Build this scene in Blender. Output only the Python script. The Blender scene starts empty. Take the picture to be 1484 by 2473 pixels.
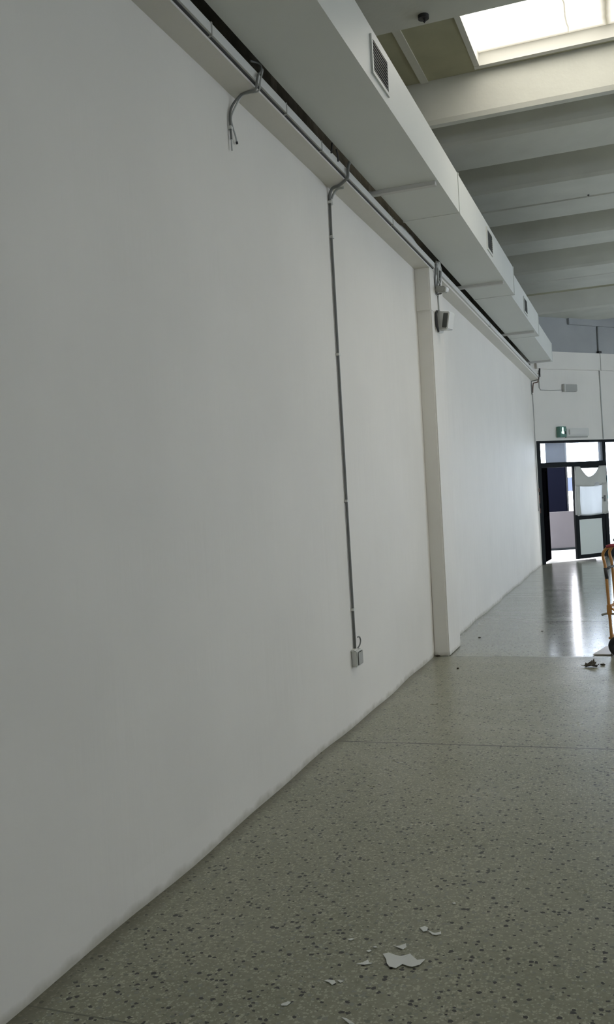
import bpy, bmesh, math, random
from mathutils import Vector, Matrix
random.seed(7)
SC = bpy.context.scene
COL = SC.collection

# ------------------------------------------------------------------ camera
cd = bpy.data.cameras.new('camera')
cam = bpy.data.objects.new('camera', cd); COL.objects.link(cam)
cd.sensor_fit = 'VERTICAL'; cd.sensor_height = 24.0; cd.lens = 24.0*2200/2473
cd.clip_start = 0.05; cd.clip_end = 400
R = Matrix(((0.9365, 0.0457, 0.3477), (0.3448, 0.0346, -0.9380), (-0.0549, 0.9983, 0.0167)))
R = R.to_quaternion().normalized().to_matrix()
M = R.to_4x4(); M.translation = Vector((2.01, 0, 1.65)); cam.matrix_world = M
SC.camera = cam

# ------------------------------------------------------------------ light and exposure
EXPOSURE = -0.06
SKY = 12.0
SKYLIGHT = 5.0
SC.view_settings.view_transform = 'Standard'; SC.view_settings.look = 'None'
SC.view_settings.exposure = EXPOSURE; SC.view_settings.gamma = 1; SC.view_settings.use_curve_mapping = False
W = bpy.data.worlds.new('world'); SC.world = W; W.use_nodes = True
bg = W.node_tree.nodes['Background']; bg.inputs[0].default_value = (0.925, 0.935, 1.0, 1); bg.inputs[1].default_value = SKY
sd = bpy.data.lights.new('sun', 'SUN'); sd.energy = 55; sd.angle = math.radians(3); sd.color = (1, .97, .93)
sun = bpy.data.objects.new('sun', sd); COL.objects.link(sun)
sun.rotation_euler = Vector((-.643*.5-.766*.06, -.766*.5+.643*.06, -.86)).to_track_quat('-Z', 'Y').to_euler()
SC.cycles.max_bounces = 12; SC.cycles.diffuse_bounces = 8; SC.cycles.glossy_bounces = 4
SC.cycles.transmission_bounces = 6; SC.cycles.transparent_max_bounces = 8
SC.cycles.use_denoising = True; SC.cycles.sample_clamp_indirect = 6
SC.cycles.caustics_reflective = False; SC.cycles.caustics_refractive = False

# ------------------------------------------------------------------ materials
def mat(name, col, rough=0.6, metal=0.0, noise=0.0, nscale=8.0, bump=0.0, bscale=60.0, spec=0.5, col2=None):
    m = bpy.data.materials.new(name); m.use_nodes = True
    nt = m.node_tree; b = nt.nodes['Principled BSDF']
    b.inputs['Base Color'].default_value = (*col, 1); b.inputs['Roughness'].default_value = rough
    b.inputs['Metallic'].default_value = metal; b.inputs['Specular IOR Level'].default_value = spec
    tc = nt.nodes.new('ShaderNodeTexCoord')
    if noise or col2:
        n = nt.nodes.new('ShaderNodeTexNoise'); n.inputs['Scale'].default_value = nscale; n.inputs['Detail'].default_value = 5
        nt.links.new(tc.outputs['Object'], n.inputs['Vector'])
        mx = nt.nodes.new('ShaderNodeMix'); mx.data_type = 'RGBA'
        mx.inputs[6].default_value = (*col, 1)
        mx.inputs[7].default_value = (*(col2 or tuple(c*(1-noise) for c in col)), 1)
        r = nt.nodes.new('ShaderNodeValToRGB'); r.color_ramp.elements[0].position = 0.35; r.color_ramp.elements[1].position = 0.7
        nt.links.new(n.outputs['Fac'], r.inputs['Fac']); nt.links.new(r.outputs['Color'], mx.inputs[0])
        nt.links.new(mx.outputs[2], b.inputs['Base Color'])
    if bump:
        n2 = nt.nodes.new('ShaderNodeTexNoise'); n2.inputs['Scale'].default_value = bscale; n2.inputs['Detail'].default_value = 4
        nt.links.new(tc.outputs['Object'], n2.inputs['Vector'])
        bp = nt.nodes.new('ShaderNodeBump'); bp.inputs['Strength'].default_value = bump; bp.inputs['Distance'].default_value = 0.01
        nt.links.new(n2.outputs['Fac'], bp.inputs['Height']); nt.links.new(bp.outputs['Normal'], b.inputs['Normal'])
    return m

def emit_mat(name, col, strength):
    m = bpy.data.materials.new(name); m.use_nodes = True
    b = m.node_tree.nodes['Principled BSDF']
    b.inputs['Base Color'].default_value = (*col, 1)
    b.inputs['Emission Color'].default_value = (*col, 1); b.inputs['Emission Strength'].default_value = strength
    return m

def wall_mat(name, col, dirt=(0.30, 0.28, 0.20)):
    """painted plaster, with a dusty unpainted edge where it meets the floor"""
    m = mat(name, col, 0.65, noise=0.05, nscale=1.3, spec=0.3)
    nt = m.node_tree; b = nt.nodes['Principled BSDF']; L = nt.links
    src = b.inputs['Base Color'].links[0].from_socket
    geo = nt.nodes.new('ShaderNodeNewGeometry'); sp = nt.nodes.new('ShaderNodeSeparateXYZ'); L.new(geo.outputs['Position'], sp.inputs[0])
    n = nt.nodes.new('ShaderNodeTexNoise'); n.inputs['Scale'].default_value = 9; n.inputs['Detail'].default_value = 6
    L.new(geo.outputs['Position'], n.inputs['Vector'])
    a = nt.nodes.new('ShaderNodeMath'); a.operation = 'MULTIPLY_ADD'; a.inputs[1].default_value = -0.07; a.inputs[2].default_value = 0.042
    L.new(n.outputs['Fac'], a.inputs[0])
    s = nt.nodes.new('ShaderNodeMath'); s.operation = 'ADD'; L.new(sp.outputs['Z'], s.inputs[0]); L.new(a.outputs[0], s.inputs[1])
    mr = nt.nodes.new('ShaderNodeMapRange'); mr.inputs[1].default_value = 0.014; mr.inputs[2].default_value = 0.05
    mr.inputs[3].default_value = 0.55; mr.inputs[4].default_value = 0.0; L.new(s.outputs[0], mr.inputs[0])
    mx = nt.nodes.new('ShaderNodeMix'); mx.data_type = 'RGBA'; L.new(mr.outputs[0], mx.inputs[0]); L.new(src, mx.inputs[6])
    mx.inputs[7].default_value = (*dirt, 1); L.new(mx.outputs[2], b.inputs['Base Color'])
    # hand-rolled paint: faint vertical ripple and grain
    mp = nt.nodes.new('ShaderNodeMapping'); mp.inputs['Scale'].default_value = (2.2, 2.2, 0.12); L.new(geo.outputs['Position'], mp.inputs[0])
    n2 = nt.nodes.new('ShaderNodeTexNoise'); n2.inputs['Scale'].default_value = 3; n2.inputs['Detail'].default_value = 4; L.new(mp.outputs[0], n2.inputs['Vector'])
    bp = nt.nodes.new('ShaderNodeBump'); bp.inputs['Strength'].default_value = 0.35; bp.inputs['Distance'].default_value = 0.012
    L.new(n2.outputs['Fac'], bp.inputs['Height']); L.new(bp.outputs['Normal'], b.inputs['Normal'])
    return m

def terrazzo():
    m = bpy.data.materials.new('terrazzo'); m.use_nodes = True
    nt = m.node_tree; b = nt.nodes['Principled BSDF']; L = nt.links; N = nt.nodes.new
    geo = N('ShaderNodeNewGeometry'); P = geo.outputs['Position']
    sp = N('ShaderNodeSeparateXYZ'); L.new(P, sp.inputs[0])
    def math_(op, a, b_=None, c=None):
        n = N('ShaderNodeMath'); n.operation = op
        for i, v in enumerate((a, b_, c)):
            if v is None: continue
            if isinstance(v, (int, float)): n.inputs[i].default_value = v
            else: L.new(v, n.inputs[i])
        return n.outputs[0]
    def mix(f, a, c):
        n = N('ShaderNodeMix'); n.data_type = 'RGBA'
        if isinstance(f, (int, float)): n.inputs[0].default_value = f
        else: L.new(f, n.inputs[0])
        for i, v in ((6, a), (7, c)):
            if isinstance(v, tuple): n.inputs[i].default_value = (*v, 1)
            else: L.new(v, n.inputs[i])
        return n.outputs[2]
    def noise(scale, detail=4, vec=None):
        n = N('ShaderNodeTexNoise'); n.inputs['Scale'].default_value = scale; n.inputs['Detail'].default_value = detail
        L.new(vec or P, n.inputs['Vector']); return n.outputs['Fac']
    def ramp(v, lo, hi, a=0.0, c=1.0):
        n = N('ShaderNodeMapRange'); L.new(v, n.inputs[0]); n.inputs[1].default_value = lo; n.inputs[2].default_value = hi
        n.inputs[3].default_value = a; n.inputs[4].default_value = c; return n.outputs[0]
    wn = N('ShaderNodeTexNoise'); wn.inputs['Scale'].default_value = 90; wn.inputs['Detail'].default_value = 2; L.new(P, wn.inputs['Vector'])
    wv = N('ShaderNodeVectorMath'); wv.operation = 'MULTIPLY_ADD'; L.new(wn.outputs['Color'], wv.inputs[0]); wv.inputs[1].default_value = (.013, .013, 0); L.new(P, wv.inputs[2])
    WP = wv.outputs[0]
    def chips(scale, size, thr):
        v = N('ShaderNodeTexVoronoi'); v.voronoi_dimensions = '2D'; v.inputs['Scale'].default_value = scale; L.new(WP, v.inputs['Vector'])
        s2 = N('ShaderNodeSeparateColor'); L.new(v.outputs['Color'], s2.inputs[0])
        inside = math_('LESS_THAN', v.outputs['Distance'], math_('MULTIPLY', s2.outputs[1], size))
        pick = math_('GREATER_THAN', s2.outputs[0], thr)
        return math_('MULTIPLY', inside, pick)
    base = mix(ramp(noise(0.9, 4), .35, .65), (0.185, 0.188, 0.125), (0.25, 0.248, 0.180))
    base = mix(ramp(noise(60, 3), .4, .7, 0, .45), base, (0.33, 0.32, 0.24))
    base = mix(ramp(noise(22, 4), .52, .75, 0, .4), base, (0.12, 0.13, 0.085))
    lt = chips(95, .62, .5); base = mix(math_('MULTIPLY', lt, .55), base, (0.50, 0.48, 0.37))
    l2 = chips(52, .45, .80); base = mix(math_('MULTIPLY', l2, .8), base, (0.52, 0.51, 0.42))
    gr = chips(52, .5, .72); base = mix(math_('MULTIPLY', gr, .7), base, (0.11, 0.125, 0.10))
    bk = chips(50, .50, .82); base = mix(math_('MULTIPLY', bk, .97), base, (0.008, 0.008, 0.008))
    # expansion joints (cut lines across the slab), slightly out of square
    skew = math_('MULTIPLY_ADD', sp.outputs['X'], -0.046, 0.0)
    yy = math_('ADD', sp.outputs['Y'], skew)
    for y0, w, k in ((5.754, .008, .95), (2.480, .004, .55), (8.862, .012, .35), (12.0, .010, .3)):
        d = math_('ABSOLUTE', math_('SUBTRACT', yy if y0 == 5.754 else sp.outputs['Y'], y0))
        base = mix(math_('MULTIPLY', math_('LESS_THAN', d, w), k), base, (0.035, 0.033, 0.025))
    # dusty edge by the wall
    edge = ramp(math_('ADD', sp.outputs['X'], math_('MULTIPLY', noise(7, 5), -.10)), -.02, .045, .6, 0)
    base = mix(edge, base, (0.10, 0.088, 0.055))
    # grey worn patch beyond the joint
    far = ramp(math_('ADD', sp.outputs['Y'], math_('MULTIPLY', noise(2.2, 4), .5)), 8.8, 9.5)
    base = mix(math_('MULTIPLY', far, .55), base, (0.27, 0.29, 0.28))
    L.new(base, b.inputs['Base Color'])
    mp = N('ShaderNodeMapping'); mp.inputs['Scale'].default_value = (.5, 6, 1); L.new(P, mp.inputs[0])
    streak = noise(1.2, 5, mp.outputs[0])
    farm = ramp(sp.outputs['Y'], 8.85, 8.95)
    rn = math_('MULTIPLY_ADD', noise(3.0, 5), .22, .20)
    rf = math_('MULTIPLY_ADD', streak, .12, .10)
    rm = N('ShaderNodeMix'); L.new(farm, rm.inputs[0]); L.new(rn, rm.inputs[2]); L.new(rf, rm.inputs[3])
    L.new(rm.outputs[0], b.inputs['Roughness'])
    bp = N('ShaderNodeBump'); bp.inputs['Strength'].default_value = .12; bp.inputs['Distance'].default_value = .01
    L.new(streak, bp.inputs['Height']); L.new(bp.outputs['Normal'], b.inputs['Normal'])
    return m

def glass_mat(name, haze, tint=(0.9, 0.95, 1.0)):
    m = bpy.data.materials.new(name); m.use_nodes = True
    nt = m.node_tree; L = nt.links; nt.nodes.remove(nt.nodes['Principled BSDF']); out = nt.nodes['Material Output']
    tr = nt.nodes.new('ShaderNodeBsdfTransparent'); tr.inputs[0].default_value = (*tint, 1)
    gl = nt.nodes.new('ShaderNodeBsdfGlossy'); gl.inputs['Roughness'].default_value = 0.03
    tl = nt.nodes.new('ShaderNodeBsdfTranslucent'); tl.inputs[0].default_value = (0.8, 0.9, 1, 1)
    m1 = nt.nodes.new('ShaderNodeMixShader'); m1.inputs[0].default_value = haze; L.new(tr.outputs[0], m1.inputs[1]); L.new(tl.outputs[0], m1.inputs[2])
    m2 = nt.nodes.new('ShaderNodeMixShader'); m2.inputs[0].default_value = .07; L.new(m1.outputs[0], m2.inputs[1]); L.new(gl.outputs[0], m2.inputs[2])
    L.new(m2.outputs[0], out.inputs[0]); return m

def cloth_mat(name, trans, col):
    m = bpy.data.materials.new(name); m.use_nodes = True
    nt = m.node_tree; L = nt.links; nt.nodes.remove(nt.nodes['Principled BSDF']); out = nt.nodes['Material Output']
    df = nt.nodes.new('ShaderNodeBsdfDiffuse'); df.inputs[0].default_value = (*col, 1)
    tl = nt.nodes.new('ShaderNodeBsdfTranslucent'); tl.inputs[0].default_value = (*col, 1)
    m1 = nt.nodes.new('ShaderNodeMixShader'); m1.inputs[0].default_value = trans; L.new(df.outputs[0], m1.inputs[1]); L.new(tl.outputs[0], m1.inputs[2])
    tc = nt.nodes.new('ShaderNodeTexCoord'); n = nt.nodes.new('ShaderNodeTexNoise'); n.inputs['Scale'].default_value = 5
    L.new(tc.outputs['Object'], n.inputs['Vector']); bp = nt.nodes.new('ShaderNodeBump'); bp.inputs['Strength'].default_value = .4; bp.inputs['Distance'].default_value = .03
    L.new(n.outputs['Fac'], bp.inputs['Height']); L.new(bp.outputs['Normal'], df.inputs['Normal'])
    L.new(m1.outputs[0], out.inputs[0]); return m

def skylight_mat():
    m = bpy.data.materials.new('fibreglass'); m.use_nodes = True
    nt = m.node_tree; b = nt.nodes['Principled BSDF']; L = nt.links; N = nt.nodes.new
    geo = N('ShaderNodeNewGeometry'); sp = N('ShaderNodeSeparateXYZ'); L.new(geo.outputs['Position'], sp.inputs[0])
    # grime along the lower edge of the sheet and in streaks running down to it
    mp = N('ShaderNodeMapping'); mp.inputs['Scale'].default_value = (7, .5, 1); L.new(geo.outputs['Position'], mp.inputs[0])
    n = N('ShaderNodeTexNoise'); n.inputs['Scale'].default_value = 1.4; n.inputs['Detail'].default_value = 6; L.new(mp.outputs[0], n.inputs['Vector'])
    r1 = N('ShaderNodeMapRange'); L.new(n.outputs['Fac'], r1.inputs[0]); r1.inputs[1].default_value = .50; r1.inputs[2].default_value = .72
    r2 = N('ShaderNodeMapRange'); L.new(sp.outputs['Y'], r2.inputs[0]); r2.inputs[1].default_value = 7.2; r2.inputs[2].default_value = 8.3; r2.inputs[3].default_value = .75
    mu = N('ShaderNodeMath'); mu.operation = 'MULTIPLY'; L.new(r1.outputs[0], mu.inputs[0]); L.new(r2.outputs[0], mu.inputs[1])
    r3 = N('ShaderNodeMapRange'); L.new(sp.outputs['Y'], r3.inputs[0]); r3.inputs[1].default_value = 8.05; r3.inputs[2].default_value = 8.34; r3.inputs[4].default_value = .93
    # run-off stains: narrow brown streaks in the sheet
    def mm(op, a, b_=None, c=None):
        q = N('ShaderNodeMath'); q.operation = op
        for k_, v in enumerate((a, b_, c)):
            if v is None: continue
            if isinstance(v, (int, float)): q.inputs[k_].default_value = v
            else: L.new(v, q.inputs[k_])
        return q.outputs[0]
    nz = N('ShaderNodeTexNoise'); nz.inputs['Scale'].default_value = 4; nz.inputs['Detail'].default_value = 3; L.new(geo.outputs['Position'], nz.inputs['Vector'])
    X_ = mm('MULTIPLY_ADD', nz.outputs['Fac'], .05, sp.outputs['X'])
    st = None
    for x0, w_, k_, ys in ((1.585, .007, .93, 7.2), (1.70, .009, .92, 8.1), (1.905, .040, .95, 7.3), (2.6, .03, .9, 7.4), (3.9, .05, .92, 7.3), (5.3, .03, .9, 7.5)):
        d_ = mm('ABSOLUTE', mm('SUBTRACT', X_, x0+.025))
        g_ = mm('SUBTRACT', 1.0, mm('DIVIDE', d_, w_*2)); g_ = mm('MAXIMUM', g_, 0.0)
        g_ = mm('MULTIPLY', mm('POWER', g_, .3), k_+.03)
        f_ = N('ShaderNodeMapRange'); L.new(sp.outputs['Y'], f_.inputs[0]); f_.inputs[1].default_value = ys; f_.inputs[2].default_value = ys+.35; f_.inputs[3].default_value = .0
        g_ = mm('MULTIPLY', g_, f_.outputs[0]); st = g_ if st is None else mm('MAXIMUM', st, g_)
    r3.inputs[1].default_value = 8.14; r3.inputs[2].default_value = 8.31; r3.inputs[4].default_value = .90
    mxm = N('ShaderNodeMath'); mxm.operation = 'MAXIMUM'; L.new(st, mxm.inputs[0]); L.new(r3.outputs[0], mxm.inputs[1])
    mx = N('ShaderNodeMix'); mx.data_type = 'RGBA'; L.new(mxm.outputs[0], mx.inputs[0])
    mx.inputs[6].default_value = (1.0, .95, .85, 1); mx.inputs[7].default_value = (.025, .020, .012, 1)
    L.new(mx.outputs[2], b.inputs['Emission Color']); b.inputs['Emission Strength'].default_value = SKYLIGHT
    b.inputs['Base Color'].default_value = (.6, .6, .5, 1); return m

MT = dict(
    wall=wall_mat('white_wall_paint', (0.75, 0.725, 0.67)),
    conc=mat('painted_concrete', (0.64, 0.64, 0.58), .75, noise=.10, nscale=2.0, bump=.15, bscale=30),
    greywall=mat('matt_grey_wall', (0.37, 0.38, 0.38), .85, noise=.12, nscale=1.5, bump=.15, bscale=30),
    soffit=mat('olive_soffit', (0.42, 0.41, 0.29), .8, noise=.12, nscale=4),
    darkwall=mat('dark_rough_wall', (0.085, 0.078, 0.058), .95, noise=.45, nscale=7, bump=.8, bscale=18),
    duct=mat('painted_duct', (0.64, 0.65, 0.61), .5, noise=.04, nscale=1.5),
    ductw=mat('duct_bracket_steel', (0.56, 0.55, 0.52), .6),
    dark=mat('dark_grille', (0.06, 0.065, 0.06), .5),
    slat=mat('grille_slat', (0.20, 0.20, 0.19), .45, metal=.4),
    trunk=mat('trunking_plastic', (0.64, 0.635, 0.60), .7, spec=.2),
    gap=mat('black_parts_and_shadow', (0.03, 0.03, 0.03), .6),
    pipe=mat('grey_conduit', (0.17, 0.175, 0.165), .45),
    pipel=mat('light_conduit', (0.45, 0.46, 0.44), .45),
    plast=mat('white_plastic', (0.62, 0.62, 0.58), .4),
    grey=mat('grey_plastic', (0.36, 0.36, 0.33), .5),
    frame=mat('dark_door_frame', (0.012, 0.015, 0.017), .6, noise=.2, nscale=6, spec=.15),
    leafdark=mat('black_leaf_paint', (0.0015, 0.0015, 0.002), 1.0, spec=0),
    panel=mat('door_panel_laminate', (0.80, 0.84, 0.80), .5),
    glass=glass_mat('clear_glass', .02), haze=glass_mat('hazy_glass', .022),
    cloth=cloth_mat('thin_white_cloth', .42, (.75, .76, .76)),
    cloth2=cloth_mat('folded_white_cloth', .12, (.62, .62, .58)),
    orange=mat('orange_enamel', (0.42, 0.20, 0.05), .35),
    steel=mat('worn_steel', (0.42, 0.41, 0.38), .4, metal=.7, noise=.3, nscale=20),
    rubber=mat('black_rubber', (0.015, 0.015, 0.015), .7),
    red=mat('red_plastic', (0.26, 0.025, 0.04), .4),
    plate=mat('toe_plate_steel', (0.55, 0.50, 0.46), .4, metal=.3),
    leaf=mat('dry_leaf', (0.055, 0.045, 0.028), .8, noise=.5, nscale=30),
    paper=mat('torn_white_paper', (0.72, 0.73, 0.70), .7),
    ground=mat('outside_paving', (0.55, 0.56, 0.57), .8, noise=.08, nscale=2),
    parapet=mat('grey_render', (0.072, 0.067, 0.073), .9, noise=.06, nscale=3),
    navy=mat('navy_cladding', (0.002, 0.0025, 0.006), .9, spec=.03),
    bluebox=mat('pale_blue_sheet', (0.055, 0.075, 0.15), .5),
    cyan=mat('pale_cyan_awning', (0.30, 0.62, 0.66), .6),
    green=mat('exit_green', (0.09, 0.20, 0.16), .4),
    glow=emit_mat('lit_pictogram', (.75, 1.0, .88), 1.1),
    brown=mat('brown_latch', (0.13, 0.065, 0.045), .5),
    floor=terrazzo(), skyl=skylight_mat())

# ------------------------------------------------------------------ helpers
def link(name, bm, m, parent=None, smooth=False, **props):
    bmesh.ops.recalc_face_normals(bm, faces=bm.faces)
    me = bpy.data.meshes.new(name); bm.to_mesh(me); bm.free()
    if smooth:
        for p in me.polygons: p.use_smooth = True
    me.materials.append(m)
    o = bpy.data.objects.new(name, me); COL.objects.link(o)
    if parent: o.parent = parent
    for k, v in props.items(): o[k] = v
    return o

def tag(o, label, cat, group=None, kind=None):
    o['label'] = label; o['category'] = cat
    if group: o['group'] = group
    if kind: o['kind'] = kind
    return o

def thing(name, label, cat, loc=(0, 0, 0), group=None, kind=None):
    o = bpy.data.objects.new(name, None); COL.objects.link(o); o.location = loc; o.empty_display_size = .1
    return tag(o, label, cat, group, kind)

def base(o, *pts):
    """an Empty's children are modelled in world coordinates; shift them so the Empty sits at the thing's base"""
    bpy.context.view_layer.update()
    for c in o.children: c.matrix_parent_inverse = Matrix.Translation(-Vector(o.location))
    return o

def box(bm, a, b, bev=0.0, mtx=None):
    x0, y0, z0 = a; x1, y1, z1 = b
    vs = [bm.verts.new(v) for v in ((x0,y0,z0),(x1,y0,z0),(x1,y1,z0),(x0,y1,z0),(x0,y0,z1),(x1,y0,z1),(x1,y1,z1),(x0,y1,z1))]
    fs = [bm.faces.new([vs[i] for i in f]) for f in ((0,3,2,1),(4,5,6,7),(0,1,5,4),(1,2,6,5),(2,3,7,6),(3,0,4,7))]
    if bev:
        es = list({e for f in fs for e in f.edges})
        r = bmesh.ops.bevel(bm, geom=es, offset=bev, segments=2, affect='EDGES')
        vs = list({v for f in r['faces'] for v in f.verts} | {v for v in vs if v.is_valid})
    if mtx is not None: bmesh.ops.transform(bm, matrix=mtx, verts=[v for v in vs if v.is_valid])
    return vs

def BM(): return bmesh.new()
def boxo(name, a, b, m, parent=None, bev=0.0, mtx=None, **p):
    bm = BM(); box(bm, a, b, bev, mtx); return link(name, bm, m, parent, **p)

def loft(bm, rings, close=True, caps=True):
    """rings: list of equal-length vertex loops"""
    R_ = [[bm.verts.new(v) for v in r] for r in rings]; n = len(rings[0])
    for i in range(len(R_)-1):
        for j in range(n if close else n-1):
            k = (j+1) % n; bm.faces.new((R_[i][j], R_[i][k], R_[i+1][k], R_[i+1][j]))
    if caps and close: bm.faces.new(R_[0][::-1]); bm.faces.new(R_[-1])

def smooth_path(pts, n=6):
    pts = [Vector(p) for p in pts]
    if len(pts) < 3: return pts
    out = []
    P = [pts[0]*2-pts[1]] + pts + [pts[-1]*2-pts[-2]]
    for i in range(1, len(P)-2):
        a, b, c, d = P[i-1:i+3]
        for k in range(n):
            t = k/n
            out.append(0.5*((2*b)+(c-a)*t+(2*a-5*b+4*c-d)*t*t+(3*b-a-3*c+d)*t**3))
    out.append(pts[-1]); return out

def tube(bm, pts, r, seg=8, smooth=0):
    pts = smooth_path(pts, smooth) if smooth else [Vector(p) for p in pts]
    rings = []; prev = None
    for i, p in enumerate(pts):
        t = (pts[min(i+1, len(pts)-1)]-pts[max(i-1, 0)]).normalized()
        u = prev if prev is not None else (Vector((0,0,1)) if abs(t.z) < .9 else Vector((1,0,0)))
        u = (u - t*u.dot(t)).normalized(); prev = u; v = t.cross(u)
        rr = r[i] if isinstance(r, (list, tuple)) else r
        rings.append([p+(u*math.cos(2*math.pi*k/seg)+v*math.sin(2*math.pi*k/seg))*rr for k in range(seg)])
    loft(bm, rings)

def tubeo(name, pts, r, m, parent=None, seg=8, smooth=0, **p):
    bm = BM(); tube(bm, pts, r, seg, smooth); return link(name, bm, m, parent, True, **p)

def cyl(bm, c, axis, r, h, seg=24):
    c = Vector(c); ax = Vector(axis).normalized(); tube(bm, [c-ax*h/2, c+ax*h/2], r, seg)

def struct(o): o['kind'] = 'structure'; return o

def sag(y): return -0.009*(y-3.6)
YS = [-5, -1, 2, 4, 5, 6, 7, 8, 9, 10, 12, 14, 16, 17.3, 18.9]

# ------------------------------------------------------------------ the diagonal shop front: s runs along it, d outwards
U = Vector((.643, .766, 0)); Nn = Vector((-.766, .643, 0)); O = Vector((0, 18.95, 0))
FM = Matrix(((U.x, Nn.x, 0, O.x), (U.y, Nn.y, 0, O.y), (0, 0, 1, 0), (0, 0, 0, 1)))   # local (s, d, z) -> world
def F(s, d, z): return FM @ Vector((s, d, z))

# ------------------------------------------------------------------ setting: floor, walls
bm = BM()
fp = [(-.3, -5.3), (10.3, -5.3), (10.3, 31.35), (0, 19.08), (-.3, 19.08)]
loft(bm, [[(x, y, -.3) for x, y in fp], [(x, y, 0) for x, y in fp]])
struct(link('floor', bm, MT['floor']))
bm = BM()
# wall as a strip mesh with a slightly wavy foot
rings = []
ny = 150
for i in range(ny+1):
    y = -5.2 + (18.95+5.2)*i/ny
    w = 0.010*math.sin(y*2.1)+.006*math.sin(y*5.3+1)
    rings.append([(0, y, 3.97+sag(y)), (0, y, 1.0), (w*.6 - .004, y, .15), (w, y, -.01), (-.28, y, -.01), (-.28, y, 3.97+sag(y))])
loft(bm, rings)
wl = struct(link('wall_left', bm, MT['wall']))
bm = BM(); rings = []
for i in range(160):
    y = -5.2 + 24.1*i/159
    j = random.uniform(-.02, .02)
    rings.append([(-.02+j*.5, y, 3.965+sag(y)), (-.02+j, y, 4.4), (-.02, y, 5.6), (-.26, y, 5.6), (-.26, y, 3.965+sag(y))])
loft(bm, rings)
link('upper_wall', bm, MT['darkwall'], wl)  # rough strip above the ledge in a dark brown tone
bm = BM()   # unseen back wall, with a window opening added for fill light
for a_, b_ in (((-.3, -5.5, -.01), (5.0, -5.2, 5.6)), ((9.2, -5.5, -.01), (10.3, -5.2, 5.6)), ((5.0, -5.5, -.01), (9.2, -5.2, 2.0)), ((5.0, -5.5, 3.1), (9.2, -5.2, 5.6))): box(bm, a_, b_)
struct(link('wall_back', bm, MT['wall']))
w8 = bpy.data.objects.new('window_8', None); COL.objects.link(w8); struct(w8)
bm = BM(); box(bm, (5.0, -5.36, 2.0), (9.2, -5.35, 3.1)); link('pane', bm, MT['glass'], w8)
bm = BM()
for x in (5.0, 7.1, 9.14): box(bm, (x, -5.4, 2.0), (x+.06, -5.32, 3.1))
link('frame', bm, MT['frame'], w8)
# right wall with unseen high windows added for side light
bm = BM()
box(bm, (10, -5.2, 0), (10.3, 30.5, 2.2)); box(bm, (10, -5.2, 4.4), (10.3, 30.5, 5.6))
box(bm, (10, -5.2, 2.2), (10.3, 5.0, 4.4)); box(bm, (10, 8.5, 2.2), (10.3, 12.0, 4.4)); box(bm, (10, 5.0, 3.2), (10.3, 8.5, 4.4)); box(bm, (10, 17.5, 2.2), (10.3, 30.5, 4.4))
struct(link('wall_right', bm, MT['wall']))

# ledge beam along the left wall (under the duct), pilaster
def sagbox(bm, x0, x1, z0, z1, ya, yb, sagk=1, extra=0):
    ys = [ya]+[y for y in YS if ya < y < yb]+[yb]
    loft(bm, [[(x0, y, z0+sag(y)*sagk), (x1, y, z0+sag(y)*sagk), (x1, y, z1+sag(y)*sagk), (x0, y, z1+sag(y)*sagk)] for y in ys])
bm = BM(); sagbox(bm, -.01, .15, 3.872, 3.975, -5.2, 18.94)
struct(link('trim_1', bm, MT['wall']))
bm = BM()
box(bm, (-.01, 8.865, -.005), (.145, 9.46, 3.84), .012)
box(bm, (-.01, 8.845, 3.40), (.148, 9.46, 3.835), .012)
struct(link('trim_2', bm, MT['wall']))

# front wall with the opening for door and windows
bm = BM()
HD = 2.52
box(bm, (-.02, 0, -.01), (.035, .25, 5.7)); box(bm, (.03, 0, HD), (15.3, .25, 4.2)); box(bm, (7.4, 0, -.01), (15.3, .25, HD+.01))
bmesh.ops.transform(bm, matrix=FM, verts=bm.verts)
wf = struct(link('wall_front', bm, MT['wall']))
bm = BM(); box(bm, (-.02, 0, 4.2), (15.3, .25, 5.7)); bmesh.ops.transform(bm, matrix=FM, verts=bm.verts)
link('upper_front', bm, MT['greywall'], wf)  # upper front wall in a darker grey than the part below
bm = BM(); box(bm, (.10, -.06, 3.98), (15.2, .01, 4.34), .01); bmesh.ops.transform(bm, matrix=FM, verts=bm.verts)
struct(link('trim_3', bm, MT['wall']))
bm = BM(); box(bm, (1.07, -.05, 4.92), (15.2, .01, 5.06), .01); bmesh.ops.transform(bm, matrix=FM, verts=bm.verts)
struct(link('trim_4', bm, MT['greywall']))

# ------------------------------------------------------------------ ceiling: slab, ribs, skylight
ceil = bpy.data.objects.new('ceiling', None); COL.objects.link(ceil); struct(ceil)
SKX0, SKX1, SKY0, SKY1 = .79, 9.2, 7.28, 8.36
SZ = 5.43
bm = BM()
box(bm, (-.3, -5.5, SZ), (10.3, SKY0, SZ+.2)); box(bm, (-.3, SKY1, SZ), (10.3, 31.5, SZ+.2))
box(bm, (-.3, SKY0, SZ), (SKX0, SKY1, SZ+.2)); box(bm, (SKX1, SKY0, SZ), (10.3, SKY1, SZ+.2))
link('soffit', bm, MT['soffit'], ceil)
link_strip = BM(); box(link_strip, (.25, 6.6, SZ-.012), (.32, 8.56, SZ+.01)); link('soffit_batten', link_strip, MT['conc'], ceil)
ribs = [(-4.6,-3.6),(-2.6,-1.7),(-.7,.2),(1.4,2.3),(3.4,4.3),(5.2,6.69),(8.50,8.62),(9.12,9.89),(10.78,11.51),(11.53,12.21),(13.19,13.88),(15.2,15.93),(15.96,16.85),(18.95,20.4),(21.8,22.6),(24.2,25.0),(26.6,27.4)]
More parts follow.
